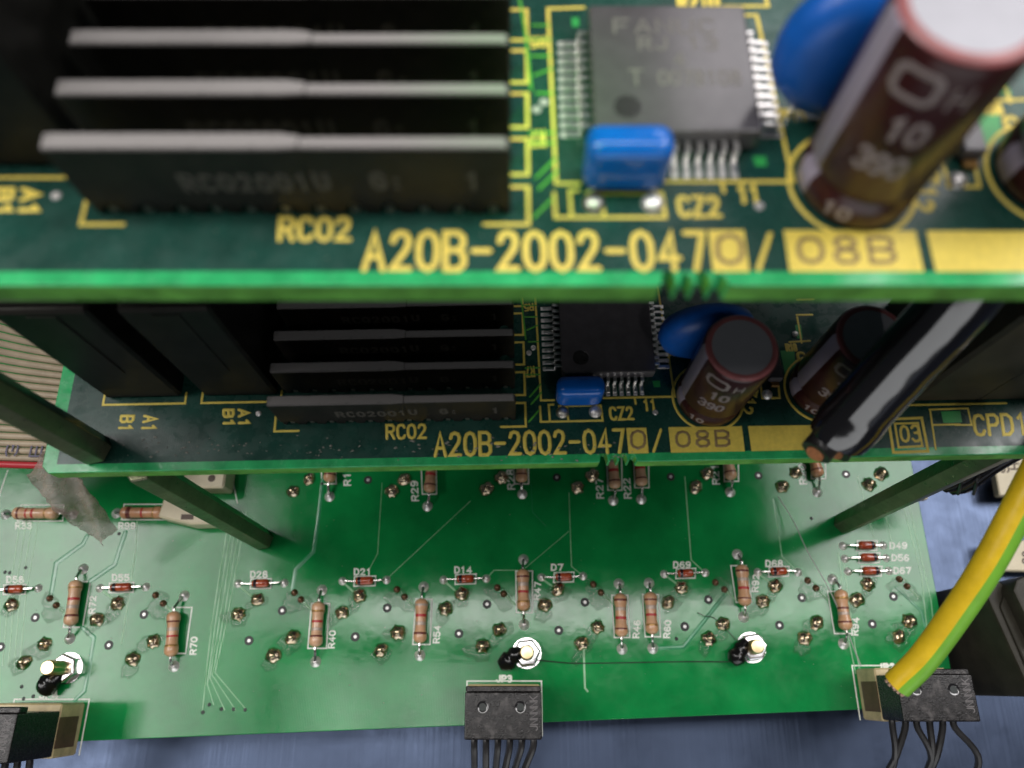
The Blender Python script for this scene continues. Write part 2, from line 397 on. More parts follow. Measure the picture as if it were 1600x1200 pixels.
# part number and other print
def ttext(t, p0, p1, pt, w, m=M_yel, par=top, fn=L, h=.05, z=ZS, pitch=.82):
    a, b, c = fn(*p0), fn(*p1), fn(*pt)
    return lettering(t, a, b - a, c - a, w, m, par, h, z, pitch)
ttext('A20B-2002-047', (569, 421), (1105, 421), (572, 364), .25)
ttext('/', (1185, 421), (1208, 419), (1183, 368), .2, pitch=.5)
ttext('RC02', (437, 375), (546, 375), (439, 341), .2)
ttext('CZ2', (1063, 338), (1126, 338), (1058, 308), .19)
ttext('11', (1156, 316), (1188, 316), (1152, 291), .2)
ttext('A1', (36, 296), (31, 336), (62, 296), .22); ttext('B1', (-6, 296), (-11, 336), (20, 296), .22)
ttext('Z12', (1437, 270), (1425, 328), (1466, 272), .2)
ttext('RV1', (1222, 184), (1262, 186), (1217, 172), .17)
ttext('R210', (1062, 16), (1122, 16), (1060, -12), .24)
def patch(pts, fn=L, par=top, m=M_yel, name='stamp_box', z=ZS, h=.03):
    q = [fn(*p) for p in pts][::-1]
    return obj(name, G().prism([(a.x, a.y) for a in q], z, z + h), m, par, smooth=False)
sb = patch([(1106, 360), (1162, 360), (1171, 425), (1114, 425)])
patch([(1224, 360), (1430, 361), (1443, 425), (1234, 425)]); patch([(1447, 361), (1690, 362), (1705, 425), (1462, 425)])
ttext('O', (1122, 412), (1160, 412), (1120, 368), .2, M_ink, z=ZS + .032)
ttext('08B', (1250, 410), (1398, 410), (1246, 372), .2, M_ink, z=ZS + .032, pitch=.86)
def tl(pts, w=.16, m=M_yel, fn=L, par=top, closed=False, name='printed_outline', z=ZS):
    return line([tuple(fn(*p)[:2]) for p in pts], w, m, par, .045, z, closed, name)
# chip outline
tl([(912, 12), (856, 14), (869, 287), (905, 287)]); tl([(1040, 284), (1239, 284), (1182, 24), (1150, 24)])
tl([(1128, 286), (1131, 300)]);
tl([(903, 298), (890, 298), (893, 340), (868, 340), (866, 302)]); tl([(893, 340), (1040, 340), (1034, 302), (918, 302)]); tl([(940, 302), (944, 338)], .14)
# traces between the slabs and the chip
for pts in ([(812, 0), (822, 60), (830, 140)], [(832, 40), (858, 40)], [(822, 62), (860, 62)], [(826, 88), (860, 88)], [(835, 118), (862, 108)], [(838, 146), (864, 146)], [(828, 208), (866, 208)], [(828, 224), (866, 224)], [(838, 278), (868, 248)], [(842, 296), (870, 268)], [(834, 340), (862, 312)]):
    tl(pts, .13, M_tracetop, name='trace', z=.03)
ttext('R5', (850, 58), (828, 60), (852, 72), .13); ttext('R7', (850, 205), (830, 206), (852, 228), .13)
for (x, y) in ((850, 160), (838, 172), (118, 12), (110, 72), (96, 205), (88, 306), (1186, 322)):
    q = L(x, y); obj('via', G().lathe([(.42, 0), (.36, .09), (.2, .1), (.16, .02)], 12, Matrix.Translation((q.x, q.y, ZS))), M_solder, top)
tl([(126, 78), (142, 112)], .16, M_tracetop, name='trace'); tl([(143, 110), (158, 128)], .36)
tl([(128, 22), (150, 30), (166, 18)], .3, M_tracetop, name='trace')
# right-hand print round the small parts
tl([(1470, 240), (1482, 292), (1530, 292), (1524, 262)]); tl([(1545, 158), (1600, 156)]); tl([(1560, 100), (1578, 160)]); tl([(1600, 95), (1558, 95)])
tl([(1130, 10), (1200, 10), (1192, -20)]); ttext('R18', (1540, 178), (1566, 178), (1536, 164), .2); tl([(1556, 60), (1600, 60)])
ttext('C', (1572, 200), (1590, 200), (1568, 184), .22)
patch([(1522, 178), (1560, 178), (1566, 215), (1540, 235)], m=M_padgreen, name='copper_pad'); patch([(1556, 118), (1572, 118), (1580, 150), (1564, 150)], m=M_padgreen, name='copper_pad')
patch([(893, 28), (904, 28), (905, 42), (894, 42)], m=M_padgreen, name='copper_pad'); patch([(1176, 245), (1196, 245), (1198, 260), (1180, 260)], m=M_padgreen, name='copper_pad')
# small dark diode with solder at the right
a = L(1512, 262)
sd = obj('small_component', G().box(-1.0, 1.0, 0, 3.4, .25, 1.6), M_chip, top, (a.x, a.y + .4, 0), bevel=.2)
obj('terminal', G().box(-.6, .6, -.7, 0, .02, .6), M_gold, sd, bevel=.1)
q = L(1494, 284); obj('solder_joint', G().lathe([(.8, 0), (.7, .35), (.4, .6), (.1, .68)], 12, Matrix.Translation((q.x, q.y, ZS))), M_solder, top)
q = L(1558, 140); obj('solder_joint', G().lathe([(.5, 0), (.45, .25), (.2, .4)], 12, Matrix.Translation((q.x, q.y, ZS))), M_solder, top)

# slab modules in rows: black, taller than thick, pale grey tops
X0, X1, SH = -33.0, -.1, 8.2
def slab_mesh(k):
    g = G(); bot = []                                  # scalloped foot, then the straight top
    n = 12; pit = (X1 - X0) / n
    for i in range(n):
        c = X0 + (i + .5) * pit
        bot += [(c - pit * .5 if i == 0 else c - pit * .42, .04), (c - .75, .04), (c - .55, .9), (c, 1.3), (c + .55, .9), (c + .75, .04)]
    bot.append((X1, .04)); prof = bot + [(X1, SH - .5), (X1 - .4, SH - .05), (X0 + .4, SH - .05), (X0, SH - .5)]
    m = len(prof); g.v = [(x, y, z) for y in (.14, 1.2) for (x, z) in prof]
    g.f = [tuple(range(m)), tuple(range(2 * m - 1, m - 1, -1))] + [(i, m + i, m + (i + 1) % m, (i + 1) % m) for i in range(m)]; g.m = [0] * (m + 2)
    for (x0, x1) in ((X0 - .05, -16.4),):              # left half built slightly thicker, tapering at its inner end
        g.prism([(x0, -.02), (x1, -.02), (x1 + 1.5, .1), (x1 + 1.5, 1.22), (x1, 1.45), (x0, 1.45)], 1.6, SH + .06)
    return g.mesh('slab', [M_slab], bevel=.14, seg=1)
sm = slab_mesh(0); pinm = G().box(-.28, .28, .35, 1.0, .0, .7).mesh('pin', [M_pin_dull], smooth=False)
YS = 34.8 - Y0
for k in range(6):
    y = YS + 4.76 * k
    s = obj('resistor_network', sm, None, top, (0, y, 0))
    for i in range(12):
        if k < 2:
            link(bpy.data.objects.new('pin', pinm), s, (X0 + (i + .5) * (X1 - X0) / 12, 0, 0))
    st, W = strokes('RC02001U  G:   1', .95); g = G()
    for pl in st: g.ridge([(u / W * 22 - 24.5, v * 1.8 + 3.4) for (u, v) in pl], .2, .03, lambda a, b, c: (a, (-.02 if a < -16.4 else .14 if a > -14.9 else -.02 + (a + 16.4) / 1.5 * .12) - c, b))
    obj('lettering', g, M_slabprint, s)
    if k < 5:
        for (p, q) in (((-34.2, y - .75), (1.25, y - .75)),):
            line([(-30.5, y + 2.75), (1.3, y + 2.75), (1.3, y - .8), (-2.2, y - .8)], .17, M_yel, top, .045, ZS)
    if k == 0:
        line([(-32.6, y + 2.0), (-34.2, y + 2.0), (-34.2, y - .8), (-30.8, y - .8)], .17, M_yel, top, .045, ZS)
# grey flat package with gull-wing pins
chip = obj('flat_chip', G().prism([(-6.7, -6.1), (-6.1, -6.7), (6.7, -6.7), (6.7, 6.7), (-6.7, 6.7)], .35, 2.7), M_chip, top, (13.25, 47.6 - Y0, 0), bevel=.3, seg=2)
wing = G()
for (y0, y1, z0, z1) in ((0, .75, 1.15, 1.4), (.55, .95, .25, 1.4), (.8, 2.15, .05, .3)): wing.box(-.23, .23, y0, y1, z0, z1)
wing = wing.mesh('pin', [M_pin], bevel=.07)
pad = G().box(-.3, .3, .75, 2.6, .0, .09).mesh('solder_pad', [M_solder], bevel=.04)
for side in range(4):
    for i in range(11):
        off = (i - 5) * .98; ang = side * math.pi / 2
        o = link(bpy.data.objects.new('pin', wing), chip); o.rotation_euler = (0, 0, ang)
        o.location = Matrix.Rotation(ang, 3, 'Z') @ Vector((off, 6.65, 0))
        o2 = link(bpy.data.objects.new('solder_pad', pad), chip); o2.rotation_euler = (0, 0, ang); o2.location = o.location + Vector((0, 0, ZS))
def chiptext(t, x, y, w, h):
    st, W = strokes(t); g = G()
    for pl in st: g.ridge([(x + u / W * w, y + v * h) for (u, v) in pl], .13, .03, lambda a, b, c: (a, b, 2.71 + c))
    obj('lettering', g, M_chipprint, chip)
chiptext('FANUC', -4.6, 3.5, 8.4, 1.5); chiptext('RJ 13', -2.6, 1.7, 6.4, 1.3); chiptext('4', .2, .0, .8, 1.3)
chiptext('T', -3.6, -2.0, 1.0, 1.5); chiptext('0078108', -1.2, -2.0, 6.6, 1.4)
obj('index_dimple', G().lathe([(1.15, 0), (1.05, .03), (.9, .01), (.7, .02), (.1, .015)], 18, Matrix.Translation((-3.9, -4.3, 2.705))), M_black, chip)

# blue resonator on two leads
a, b = L(908, 300), L(1037, 300)
cx, wd = (a.x + b.x) / 2, (b.x - a.x) / 2
res = obj('blue_resonator', G().box(-wd, wd, -1.5, 1.5, .25, 5.7), M_bluegloss, top, (cx, a.y + 1.0, 0), bevel=1.15, seg=4)
for s in (-1, 1):
    obj('lead', G().tube([(s * 2.5, -.3, 1.0), (s * 2.5, -.5, .4), (s * 2.5, -.9, .0)], .25, 6), M_pin, res)
    q = G().lathe([(.95, 0), (.85, .3), (.5, .55), (.1, .62)], 14)
    obj('solder_joint', q, M_solder if s > 0 else M_pin_dull, res, (s * 2.35, -2.1, ZS))
# electrolytic capacitors
def capacitor(par, x, y, r=4.65, H=17.6, facing=-113, texts=True):
    prof = [(r - .35, .15), (r, .6), (r, 2.6), (r - .42, 3.1), (r - .42, 3.5), (r, 4.1), (r, H - .7), (r - .18, H - .25), (r - .55, H), (r - .95, H - .05)]
    n = 40; f0 = -176 % 360
    def fm(j, i):
        a = (i + .5) * 360 / n; d = (a - f0 + 180) % 360 - 180
        return 2 if j >= 7 else (1 if abs(d) < 17 else 0)
    c = obj('electrolytic_capacitor', G().lathe(prof, n, fm=fm, cap=False), [M_sleeve, M_stripe, M_rim], par, (x, y, 0), angle=60)
    can = obj('can_top', G().lathe([(r - .95, H - .08), (r - 1.05, H - .38), (r - 1.3, H - .3), (.1, H - .26)], 32), M_can, c)
    for k in range(3):
        an = R(facing + 30 + 120 * k)
        obj('vent_score', G().ridge([(0, 0), (3.3 * math.cos(an), 3.3 * math.sin(an))], .24, .16, lambda a, b, q: (a, b, H - .27 + q)), M_canscore, can)
    obj('ring_print', G().ridge([((r + .45) * math.cos(t * math.pi / 24), (r + .45) * math.sin(t * math.pi / 24)) for t in range(48)], .18, .045, lambda a, b, q: (a, b, ZS + q), True), M_yel, c)
    def dense(q, cl):
        q = q + q[:1] if cl else q; o = []
        for (p0, p1) in zip(q, q[1:]):
            k = max(1, int(math.hypot(p1[0] - p0[0], p1[1] - p0[1]) / .5))
            o += [(p0[0] + (p1[0] - p0[0]) * i / k, p0[1] + (p1[1] - p0[1]) * i / k) for i in range(k)]
        return o if cl else o + [q[-1]]
    if texts:
        def wrap(th0):
            return lambda a, b, q: ((r + .01 + q) * math.cos(R(th0) + a / r), (r + .01 + q) * math.sin(R(th0) + a / r), b)
        for (t, u, v, w, h, sw) in (('10', -1.1, 10.3, 2.3, 1.9, .21), ('390', -1.9, 6.9, 3.3, 1.9, .20), ('10', -1.9, 1.2, 2.0, 1.2, .18), ('H', 1.2, 13.9, 1.0, 1.6, .13)):
            st, W = strokes(t); gg = G()
            for pl in st:
                q = [(u + a / W * w, v + b * h) for (a, b) in pl]; cl = len(q) > 3 and q[0] == q[-1]
                gg.ridge(dense(q[:-1] if cl else q, cl), sw, .03, wrap(facing), closed=cl)
            obj('lettering', gg, M_capprint, c)
        ring = [(-2.6, 14.2), (-2.2, 13.8), (-.2, 13.8), (.2, 14.2), (.2, 15.5), (-.2, 15.9), (-2.2, 15.9), (-2.6, 15.5)]
        obj('maker_mark', G().ridge(dense(ring, True), .25, .03, wrap(facing), True), M_capprint, c)
    return c
capacitor(top, 27.6, 37.9 - Y0)
capacitor(top, 43.9, 38.9 - Y0)
# blue disc varistor
va = obj('blue_disc_varistor', G().lathe([(.3, -2.1), (4.5, -2.0), (6.2, -1.3), (6.7, 0), (6.2, 1.3), (4.5, 2.0), (.3, 2.1)], 30, Matrix.Translation((0, 0, 7.6)) @ Matrix.Rotation(R(90), 4, 'X')), M_blue, top, (26.4, 44.6 - Y0, 0), angle=60)
for s in (-1, 1): obj('lead', G().tube([(s * 3, 0, 1.6), (s * 3, 0, 0)], .3, 6), M_pin, va)
# tall black board-to-cable connectors at the left
def connector(par, x0, x1, y0, y1, H):
    c = obj('box_connector', G().box(0, x1 - x0, 0, y1 - y0, .05, H), M_conn, par, (x0, y0, 0), bevel=.4)
    w, d = x1 - x0, y1 - y0
    obj('rim', G().box(.8, w - .8, .8, d - .8, H, H + .8), M_conn, c, bevel=.2)
    obj('slot', G().box(w * .35, w * .65, -.12, .25, H * .35, H - 1), M_conn, c)
    return c
yc = M(200, 632).y
xa, xb, xc, xd = M(160, 638).x, M(288, 638).x, M(314, 636).x, M(438, 636).x
for (u, v) in ((xa, xb), (xc, xd)):
    connector(top, u + .3, v - .5, yc + 1.0, yc + 24, 27.0)
    line([(u, yc + 1.6), (u, yc), (v, yc), (v, yc + 1.6)], .17, M_yel, top, .045, ZS)

# ------------------------------------------------------------------ the card below it: same layout, its own extras
mid = copy_tree(top); mid.location = (MX, MY, ZM); mid.rotation_euler = (0, 0, YAW)
mid['label'] = 'middle circuit board shaded by the uppermost one, with CPD1 printed near its edge'
for ch in [c for c in mid.children if c.name.startswith('flat_chip')]:
    for q in [c for c in ch.children if c.name.startswith('lettering')]: bpy.data.objects.remove(q)
def mt(*a, **k): return ttext(*a, par=mid, fn=M, **k)
mt('CPD1', (1524, 680), (1606, 678), (1520, 649), .24)
mt('A1', (226, 650), (222, 673), (246, 650), .2); mt('B1', (190, 650), (186, 673), (209, 650), .2)
tl([(1388, 655), (1440, 653), (1450, 705), (1396, 707)], .2, M_yel, M, mid, True); tl([(1398, 662), (1434, 661), (1441, 697), (1404, 699)], .16, M_yel, M, mid, True)
mt('03', (1409, 690), (1438, 689), (1406, 666), .19)
tl([(1453, 640), (1462, 702)], .14, M_yel, M, mid); tl([(1456, 664), (1500, 663)], .14, M_yel, M, mid); tl([(1452, 640), (1512, 638), (1518, 664), (1492, 664)], .14, M_yel, M, mid)
tl([(1410, 633), (1572, 630)], .16, M_yel, M, mid)
patch([(1470, 643), (1500, 642), (1503, 660), (1474, 661)], M, mid, M_padgreen, 'copper_pad')
q = M(1446, 628); q2 = M(1600, 628)
bl = obj('black_relay', G().box(0, 22, 0, 16, .1, 27), M_relay, mid, (M(1418, 628).x, q.y, 0), bevel=.5)
obj('parting_line', G().box(9.9, 10.1, -.04, .4, .4, 26.8), M_black, bl)
q = M(1592, 690); obj('nut', G().lathe([(2.9, 0), (2.9, 2.2)], 6), M_nut, mid, (75.0, q.y, 0))

# ------------------------------------------------------------------ the lowest, widest board
low = empty('circuit_board', (0, 40, 0))
tag(low, 'lowest wide bright green circuit board with striped resistors, diodes and solder joints', 'circuit board', 'stacked circuit boards')
def B(px, py, h=0.0):
    q = P(px, py, h); return Vector((q.x, q.y - 40, h))
fl, fr = B(-60, 1165), B(1425, 1105)
rt = B(1424, 735)
c1 = B(1472, 1050); 
ol = [(fl.x - 30, fl.y - 1.2), (fr.x + 9.2, fr.y + .3), (rt.x + .4, rt.y), (rt.x + .4, rt.y + 40), (fl.x - 30, rt.y + 40)]
g = G(); g.prism(ol, -1.7, 0); g.m[0] = 2
for i, f in enumerate(g.f):
    if len(f) == 4: g.m[i] = 1
obj('laminate', g, [M_green, M_side, M_mask], low, bevel=.15, seg=1, angle=60)
def bl_(pts, w=.12, m=M_white, closed=False, name='printed_outline', h=.03, z=.0):
    return line([tuple(B(*p)[:2]) for p in pts], w, m, low, h, z, closed, name)
def bt(t, p0, p1, pt, w=.16, m=M_white):
    a, b, c = B(*p0), B(*p1), B(*pt); return lettering(t, a, b - a, c - a, w, m, low, .03, .0)

# solder pads, domes
padm = G().lathe([(1.12, 0), (1.0, .18), (.62, .5), (.34, .95), (.1, 1.0)], 16).mesh('solder_joint', [M_solder], angle=70)
def pad_at(p, par=low, s=1.0):
    q = B(*p); o = link(bpy.data.objects.new('solder_joint', padm), par, (q.x, q.y, 0)); o.scale = (s, s, s); o.rotation_euler = (0, 0, random.random() * 6); return o
# resistors
RP = [(1.18, -.5), (1.18, 0)]
def resistor(b0, b1, p0, p1, bands, label=None, lift=1.75, r=1.36):
    """body from pixel b0 to b1, pads at p0 and p1"""
    a, b = B(*b0, h=lift), B(*b1, h=lift); a.z = b.z = lift
    d = (b - a); Lb = d.length; F = frame(a, b)
    prof = [(.35, -.25), (r * .72, .05), (r * .97, .5), (r, 1.0), (r * .97, 1.7), (r * .84, 2.3), (r * .82, Lb / 2), (r * .84, Lb - 2.3), (r * .97, Lb - 1.7), (r, Lb - 1.0), (r * .97, Lb - .5), (r * .72, Lb - .05), (.35, Lb + .25)]
    o = obj('resistor', G().lathe(prof, 18), random.choice(M_tans), low, (0, 0, 0), angle=60)
    def rad(t):
        z = t * Lb
        for (r0, z0), (r1, z1) in zip(prof, prof[1:]):
            if z0 <= z <= z1: return r0 + (r1 - r0) * (z - z0) / (z1 - z0 + 1e-9)
        return r
    for (t, wd, m) in bands:
        ts = [t - wd / 2 + wd * k / 4 for k in range(5)]
        g = G().lathe([(rad(u) + (.025 if 0 < k < 4 else -.02), u * Lb) for k, u in enumerate(ts)], 18, F, cap=False)
        obj('colour_band', g, m, o, angle=60)
    for v in o.data.vertices: v.co = F @ v.co
    for (e, p, s) in ((a, p0, -1), (b, p1, 1)):
        if p is None: continue
        q = B(*p); dd = d.normalized() * s
        obj('lead', G().tube(bez([e + dd * .1, e + dd * .9, Vector((q.x, q.y, 0)) * .35 + (e + dd * 1.2) * .65, Vector((q.x, q.y, .7)), Vector((q.x, q.y, .1))], 16), .30, 7), M_lead, o)
        pad_at(p)
    if label: o['label'] = label
    return o
S1 = [(.13, .07, M_grey), (.38, .09, M_red), (.57, .10, M_grey), (.80, .07, M_brown)]
S2 = [(.17, .06, M_brown), (.36, .12, M_grey), (.55, .08, M_red), (.80, .06, M_gold)]
S3 = [(.14, .07, M_brown), (.36, .10, M_grey), (.58, .09, M_red), (.84, .05, M_brown)]
def rect(c): bl_(c, .13, closed=True)
resistor((119, 908), (110, 976), (130, 889), (109, 998), [(.16, .05, M_gold), (.42, .08, M_red), (.60, .1, M_grey), (.80, .07, M_brown)]); rect([(112, 909), (141, 909), (129, 980), (99, 980)])
resistor((272, 957), (267, 1024), (288, 931), (272, 1041), [(.22, .05, M_brown), (.40, .1, M_grey), (.56, .06, M_red), (.78, .06, M_gold)]); rect([(270, 949), (300, 949), (290, 1021), (262, 1021)])
resistor((498, 942), (493, 1009), (503, 922), (493, 1034), [(.2, .06, M_gold), (.44, .07, M_red), (.62, .09, M_grey), (.78, .06, M_brown)]); rect([(487, 943), (515, 943), (510, 1013), (481, 1013)])
resistor((659, 937), (656, 1003), (662, 917), (656, 1024), S1); rect([(650, 936), (675, 936), (672, 1007), (645, 1007)])
resistor((817, 891), (818, 953), (818, 874), (819, 976), S2); rect([(806, 892), (832, 892), (832, 957), (807, 957)])
resistor((969, 929), (971, 993), (967, 912), (972, 1014), S3); rect([(956, 930), (981, 930), (984, 996), (960, 996)])
resistor((1016, 927), (1019, 989), (1014, 911), (1020, 1013), S2); rect([(1004, 929), (1029, 929), (1032, 995), (1008, 995)])
resistor((1159, 884), (1164, 945), (1152, 866), (1162, 964), S3); rect([(1142, 884), (1166, 884), (1174, 941), (1150, 941)])
resistor((1313, 923), (1322, 983), (1301, 905), (1318, 1006), [(.2, .08, M_gold), (.46, .07, M_brown), (.6, .1, M_grey), (.82, .06, M_brown)]); rect([(1293, 924), (1318, 924), (1332, 990), (1304, 990)])
resistor((22, 802), (90, 802), (9, 804), (114, 804), [(.14, .06, M_brown), (.32, .05, M_red), (.46, .07, M_red), (.75, .05, M_gold)]); rect([(33, 789), (100, 789), (98, 814), (27, 814)])
resistor((190, 801), (255, 801), (182, 802), (285, 799), [(.2, .12, M_brown), (.52, .06, M_red), (.80, .05, M_gold)]); rect([(194, 788), (262, 788), (259, 812), (190, 812)])
for (x, yb, px, py) in ((514, 752, 515, 776), (671, 768, 668, 791), (815, 752, 816, 772), (961, 762, 958, 782), (1003, 758, 1002, 780), (1143, 748, 1141, 769), (1279, 744, 1277, 769)):
    resistor((x - (x - 800) * .035, yb - 62), (x, yb), (x - (x - 800) * .055, yb - 80), (px, py), S3); rect([(x - 14, yb - 68), (x + 10, yb - 68), (x + 11, yb + 4), (x - 11, yb + 4)])
for (t, x, y) in (('R29', 654, 782), ('R28', 804, 764), ('R27', 943, 778), ('R22', 986, 778), ('R21', 1124, 756), ('R14', 548, 758), ('R20', 1260, 756)):
    bt(t, (x, y), (x - 2, y - 30), (x - 10, y), .17)
for (t, x, y) in (('R72', 148, 958), ('R70', 306, 1022), ('R40', 522, 1012), ('R54', 686, 1004), ('R47', 843, 936), ('R46', 998, 996), ('R60', 1046, 996), ('R92', 1184, 924), ('R94', 1340, 992)):
    bt(t, (x, y), (x + 2, y - 26), (x - 9, y), .16)
bt('R33', (25, 826), (49, 826), (25, 817)); bt('R99', (186, 826), (211, 826), (186, 817))
# diodes
def diode(b0, b1, p0, p1, name=None, tp=None, flip=False, box=True):
    z = 1.0; a, b = B(*b0, h=z), B(*b1, h=z); F = frame(a, b); Lb = (b - a).length; r = .88
    prof = [(.3, -.1), (r * .7, .05), (r, .4), (r, Lb - .4), (r * .7, Lb - .05), (.3, Lb + .1)]
    o = obj('diode', G().lathe(prof, 14, F), M_glass, low, angle=60)
    t0, t1 = (.12, .30) if not flip else (.70, .88)
    obj('cathode_band', G().lathe([(r - .02, t0 * Lb), (r + .03, t0 * Lb + .05), (r + .03, t1 * Lb), (r - .02, t1 * Lb + .05)], 14, F, cap=False), M_dband, o)
    for (e, p, s) in ((a, p0, -1), (b, p1, 1)):
        q = B(*p); dd = (b - a).normalized() * s
        obj('lead', G().tube(bez([e, e + dd * 1.0, Vector((q.x, q.y, 0)) * .75 + e * .25 + Vector((0, 0, .7)), Vector((q.x, q.y, .1))], 12), .22, 6), M_lead, o)
        pad_at(p, s=.78)
    if box:
        (x0, y0), (x1, y1) = b0, b1
        rect([(x0 - 2, y0 - 7), (x1 + 4, y1 - 7), (x1 + 3, y1 + 8), (x0 - 3, y0 + 8)])
    if name: bt(name, (tp[0], tp[1]), (tp[0] + 8.5 * len(name), tp[1]), (tp[0], tp[1] - 9), .17)
diode((8, 921), (36, 920), (-10, 921), (60, 919), 'D58', (11, 910)); diode((173, 918), (205, 917), (156, 919), (228, 917), 'D55', (176, 907))
diode((394, 912), (420, 911), (372, 912), (444, 911), 'D28', (392, 902)); diode((556, 908), (583, 907), (535, 908), (604, 906), 'D21', (554, 898))
diode((714, 905), (740, 904), (693, 906), (760, 904), 'D14', (711, 895)); diode((868, 902), (893, 901), (846, 902), (911, 900), 'D7', (862, 891))
diode((1059, 896), (1083, 895), (1038, 897), (1102, 895), 'D69', (1053, 887)); diode((1204, 893), (1229, 892), (1184, 894), (1247, 894), 'D68', (1197, 885))
diode((1342, 852), (1367, 852), (1317, 853), (1380, 852), 'D49', (1391, 857), True); diode((1345, 871), (1371, 871), (1320, 873), (1385, 872), 'D56', (1394, 876), True); diode((1348, 892), (1374, 892), (1325, 893), (1389, 892), 'D67', (1397, 896), True)
# large domed joints with flux
def blobmesh(k):
    g = G(); pr = [(1.62, 0), (1.5, .35), (1.15, .85), (.75, 1.15), (.52, 1.25), (.50, 1.6), (.38, 1.72), (.05, 1.74)]
    g.lathe(pr, 18)
    rs = random.Random(k); sh = [1 + rs.uniform(-.12, .16) for _ in range(18)]
    g.v = [(x * (1 + (sh[i % 18] - 1) * (1 if z < 1 else .2)), y * (1 + (sh[i % 18] - 1) * (1 if z < 1 else .2)), z) for i, (x, y, z) in enumerate(g.v)]
    return g.mesh('solder_joint', [M_flux], angle=75)
BLOB = [blobmesh(k) for k in range(5)]
def resinmesh(k):
    rs = random.Random(k + 40); n = 22; g = G()
    for (rr, z) in ((1, 0), (.93, .13), (.7, .2), (.35, .16)):
        for i in range(n):
            a = 2 * math.pi * i / n
            q = 1 + .22 * math.sin(2 * a + k) + .16 * math.sin(3 * a + 2.1 * k) + .10 * math.sin(7 * a + k)
            g.v.append((2.7 * rr * q * math.cos(a), 1.9 * rr * q * math.sin(a), z + (rs.uniform(-.05, .08) if z else 0)))
    for j in range(3):
        for i in range(n): g.f.append((j * n + i, j * n + (i + 1) % n, (j + 1) * n + (i + 1) % n, (j + 1) * n + i)); g.m.append(0)
    g.f.append(tuple(3 * n + i for i in range(n))); g.m.append(0)
    return g.mesh('flux_residue', [M_resin], angle=80)
RES = [resinmesh(k) for k in range(5)]
big = [(18, 945), (184, 943), (152, 968), (70, 1006), (38, 1035), (208, 1030), (240, 1002), (402, 937), (372, 960), (457, 996), (427, 1024), (562, 931), (535, 957), (622, 988), (595, 1016), (722, 928), (696, 951), (780, 984), (754, 1010), (872, 921), (851, 945), (934, 980), (909, 1005), (1065, 918), (1044, 941), (1130, 975), (1107, 998), (1211, 916), (1192, 940), (1276, 973), (1257, 997), (1356, 913), (1339, 937), (1421, 970), (1404, 995),
       (458, 768), (612, 767), (760, 764), (902, 762), (1087, 761), (1222, 760), (1358, 757), (1377, 740), (1243, 738), (483, 748), (632, 749), (783, 746), (925, 743), (1105, 740)]
for i, p in enumerate(big):
    q = B(*p); o = link(bpy.data.objects.new('solder_joint', BLOB[i % 5]), low, (q.x, q.y, 0)); o.rotation_euler = (0, 0, i * 1.9); o.scale = [random.uniform(.86, 1.0)] * 3
    if i < 35:
        o = link(bpy.data.objects.new('flux_residue', RES[i % 5]), low, (q.x + random.uniform(-1.3, .3), q.y - random.uniform(.2, 1.6), .01 + .002 * (i % 7))); o.rotation_euler = (0, 0, .7 + random.uniform(-.5, .5)); o.scale = [random.uniform(.75, 1.05)] * 2 + [1]
smallm = G().lathe([(.75, 0), (.65, .3), (.4, .6), (.3, .8), (.05, .85)], 12).mesh('solder_joint', [M_fluxdark], angle=75)
for i, (x, y) in enumerate([(78, 935), (88, 946), (243, 930), (255, 943), (460, 926), (470, 937), (620, 921), (632, 933), (777, 918), (787, 928), (927, 913), (939, 926), (1118, 910), (1132, 921), (1262, 907), (1275, 919), (1405, 905), (1417, 916)]):
    q = B(x, y); link(bpy.data.objects.new('solder_joint', smallm), low, (q.x, q.y, 0))
    if i % 2:
        o = link(bpy.data.objects.new('flux_residue', RES[(i * 3) % 5]), low, (q.x - .8, q.y - .6, .012)); o.rotation_euler = (0, 0, -.6); o.scale = (1.1, 1.2, .8)
        r2 = B(x + 18, y + 17); line([(q.x, q.y), (r2.x, r2.y)], .2, M_trace_thin, low, .03, 0, name='trace')
viam = G().lathe([(.92, 0), (.88, .05), (.5, .06), (.3, .01)], 16, cap=False).mesh('via', [M_hole]); viac = G().lathe([(.34, .03), (.02, .04)], 12).mesh('via_bright_disc', [M_viac])  # pale disc puts the brightness seen through the hole into its colour
for (x, y) in [(55, 965), (1, 1011), (225, 960), (170, 1008), (389, 1001), (441, 954), (555, 995), (605, 950), (717, 990), (761, 944), (873, 985), (914, 941), (1070, 979), (1107, 937), (1218, 977), (1253, 934), (1363, 975), (1396, 932), (870, 746), (1048, 745), (1185, 743), (1322, 741), (575, 750)]:
    q = B(x, y); v = link(bpy.data.objects.new('via', viam), low, (q.x, q.y, 0)); link(bpy.data.objects.new('via_bright_disc', viac), v)
tinym = G().lathe([(.38, 0), (.3, .05), (.05, .04)], 10).mesh('via', [M_hole])
for (x, y) in [(186, 834), (317, 1113), (327, 1101), (346, 1108), (365, 1108), (383, 1109), (37, 1092), (52, 1088), (1057, 998), (8, 894), (15, 895), (40, 887), (1268, 810), (503, 756), (34, 1073)]:
    q = B(x, y); link(bpy.data.objects.new('via', tinym), low, (q.x, q.y, 0))
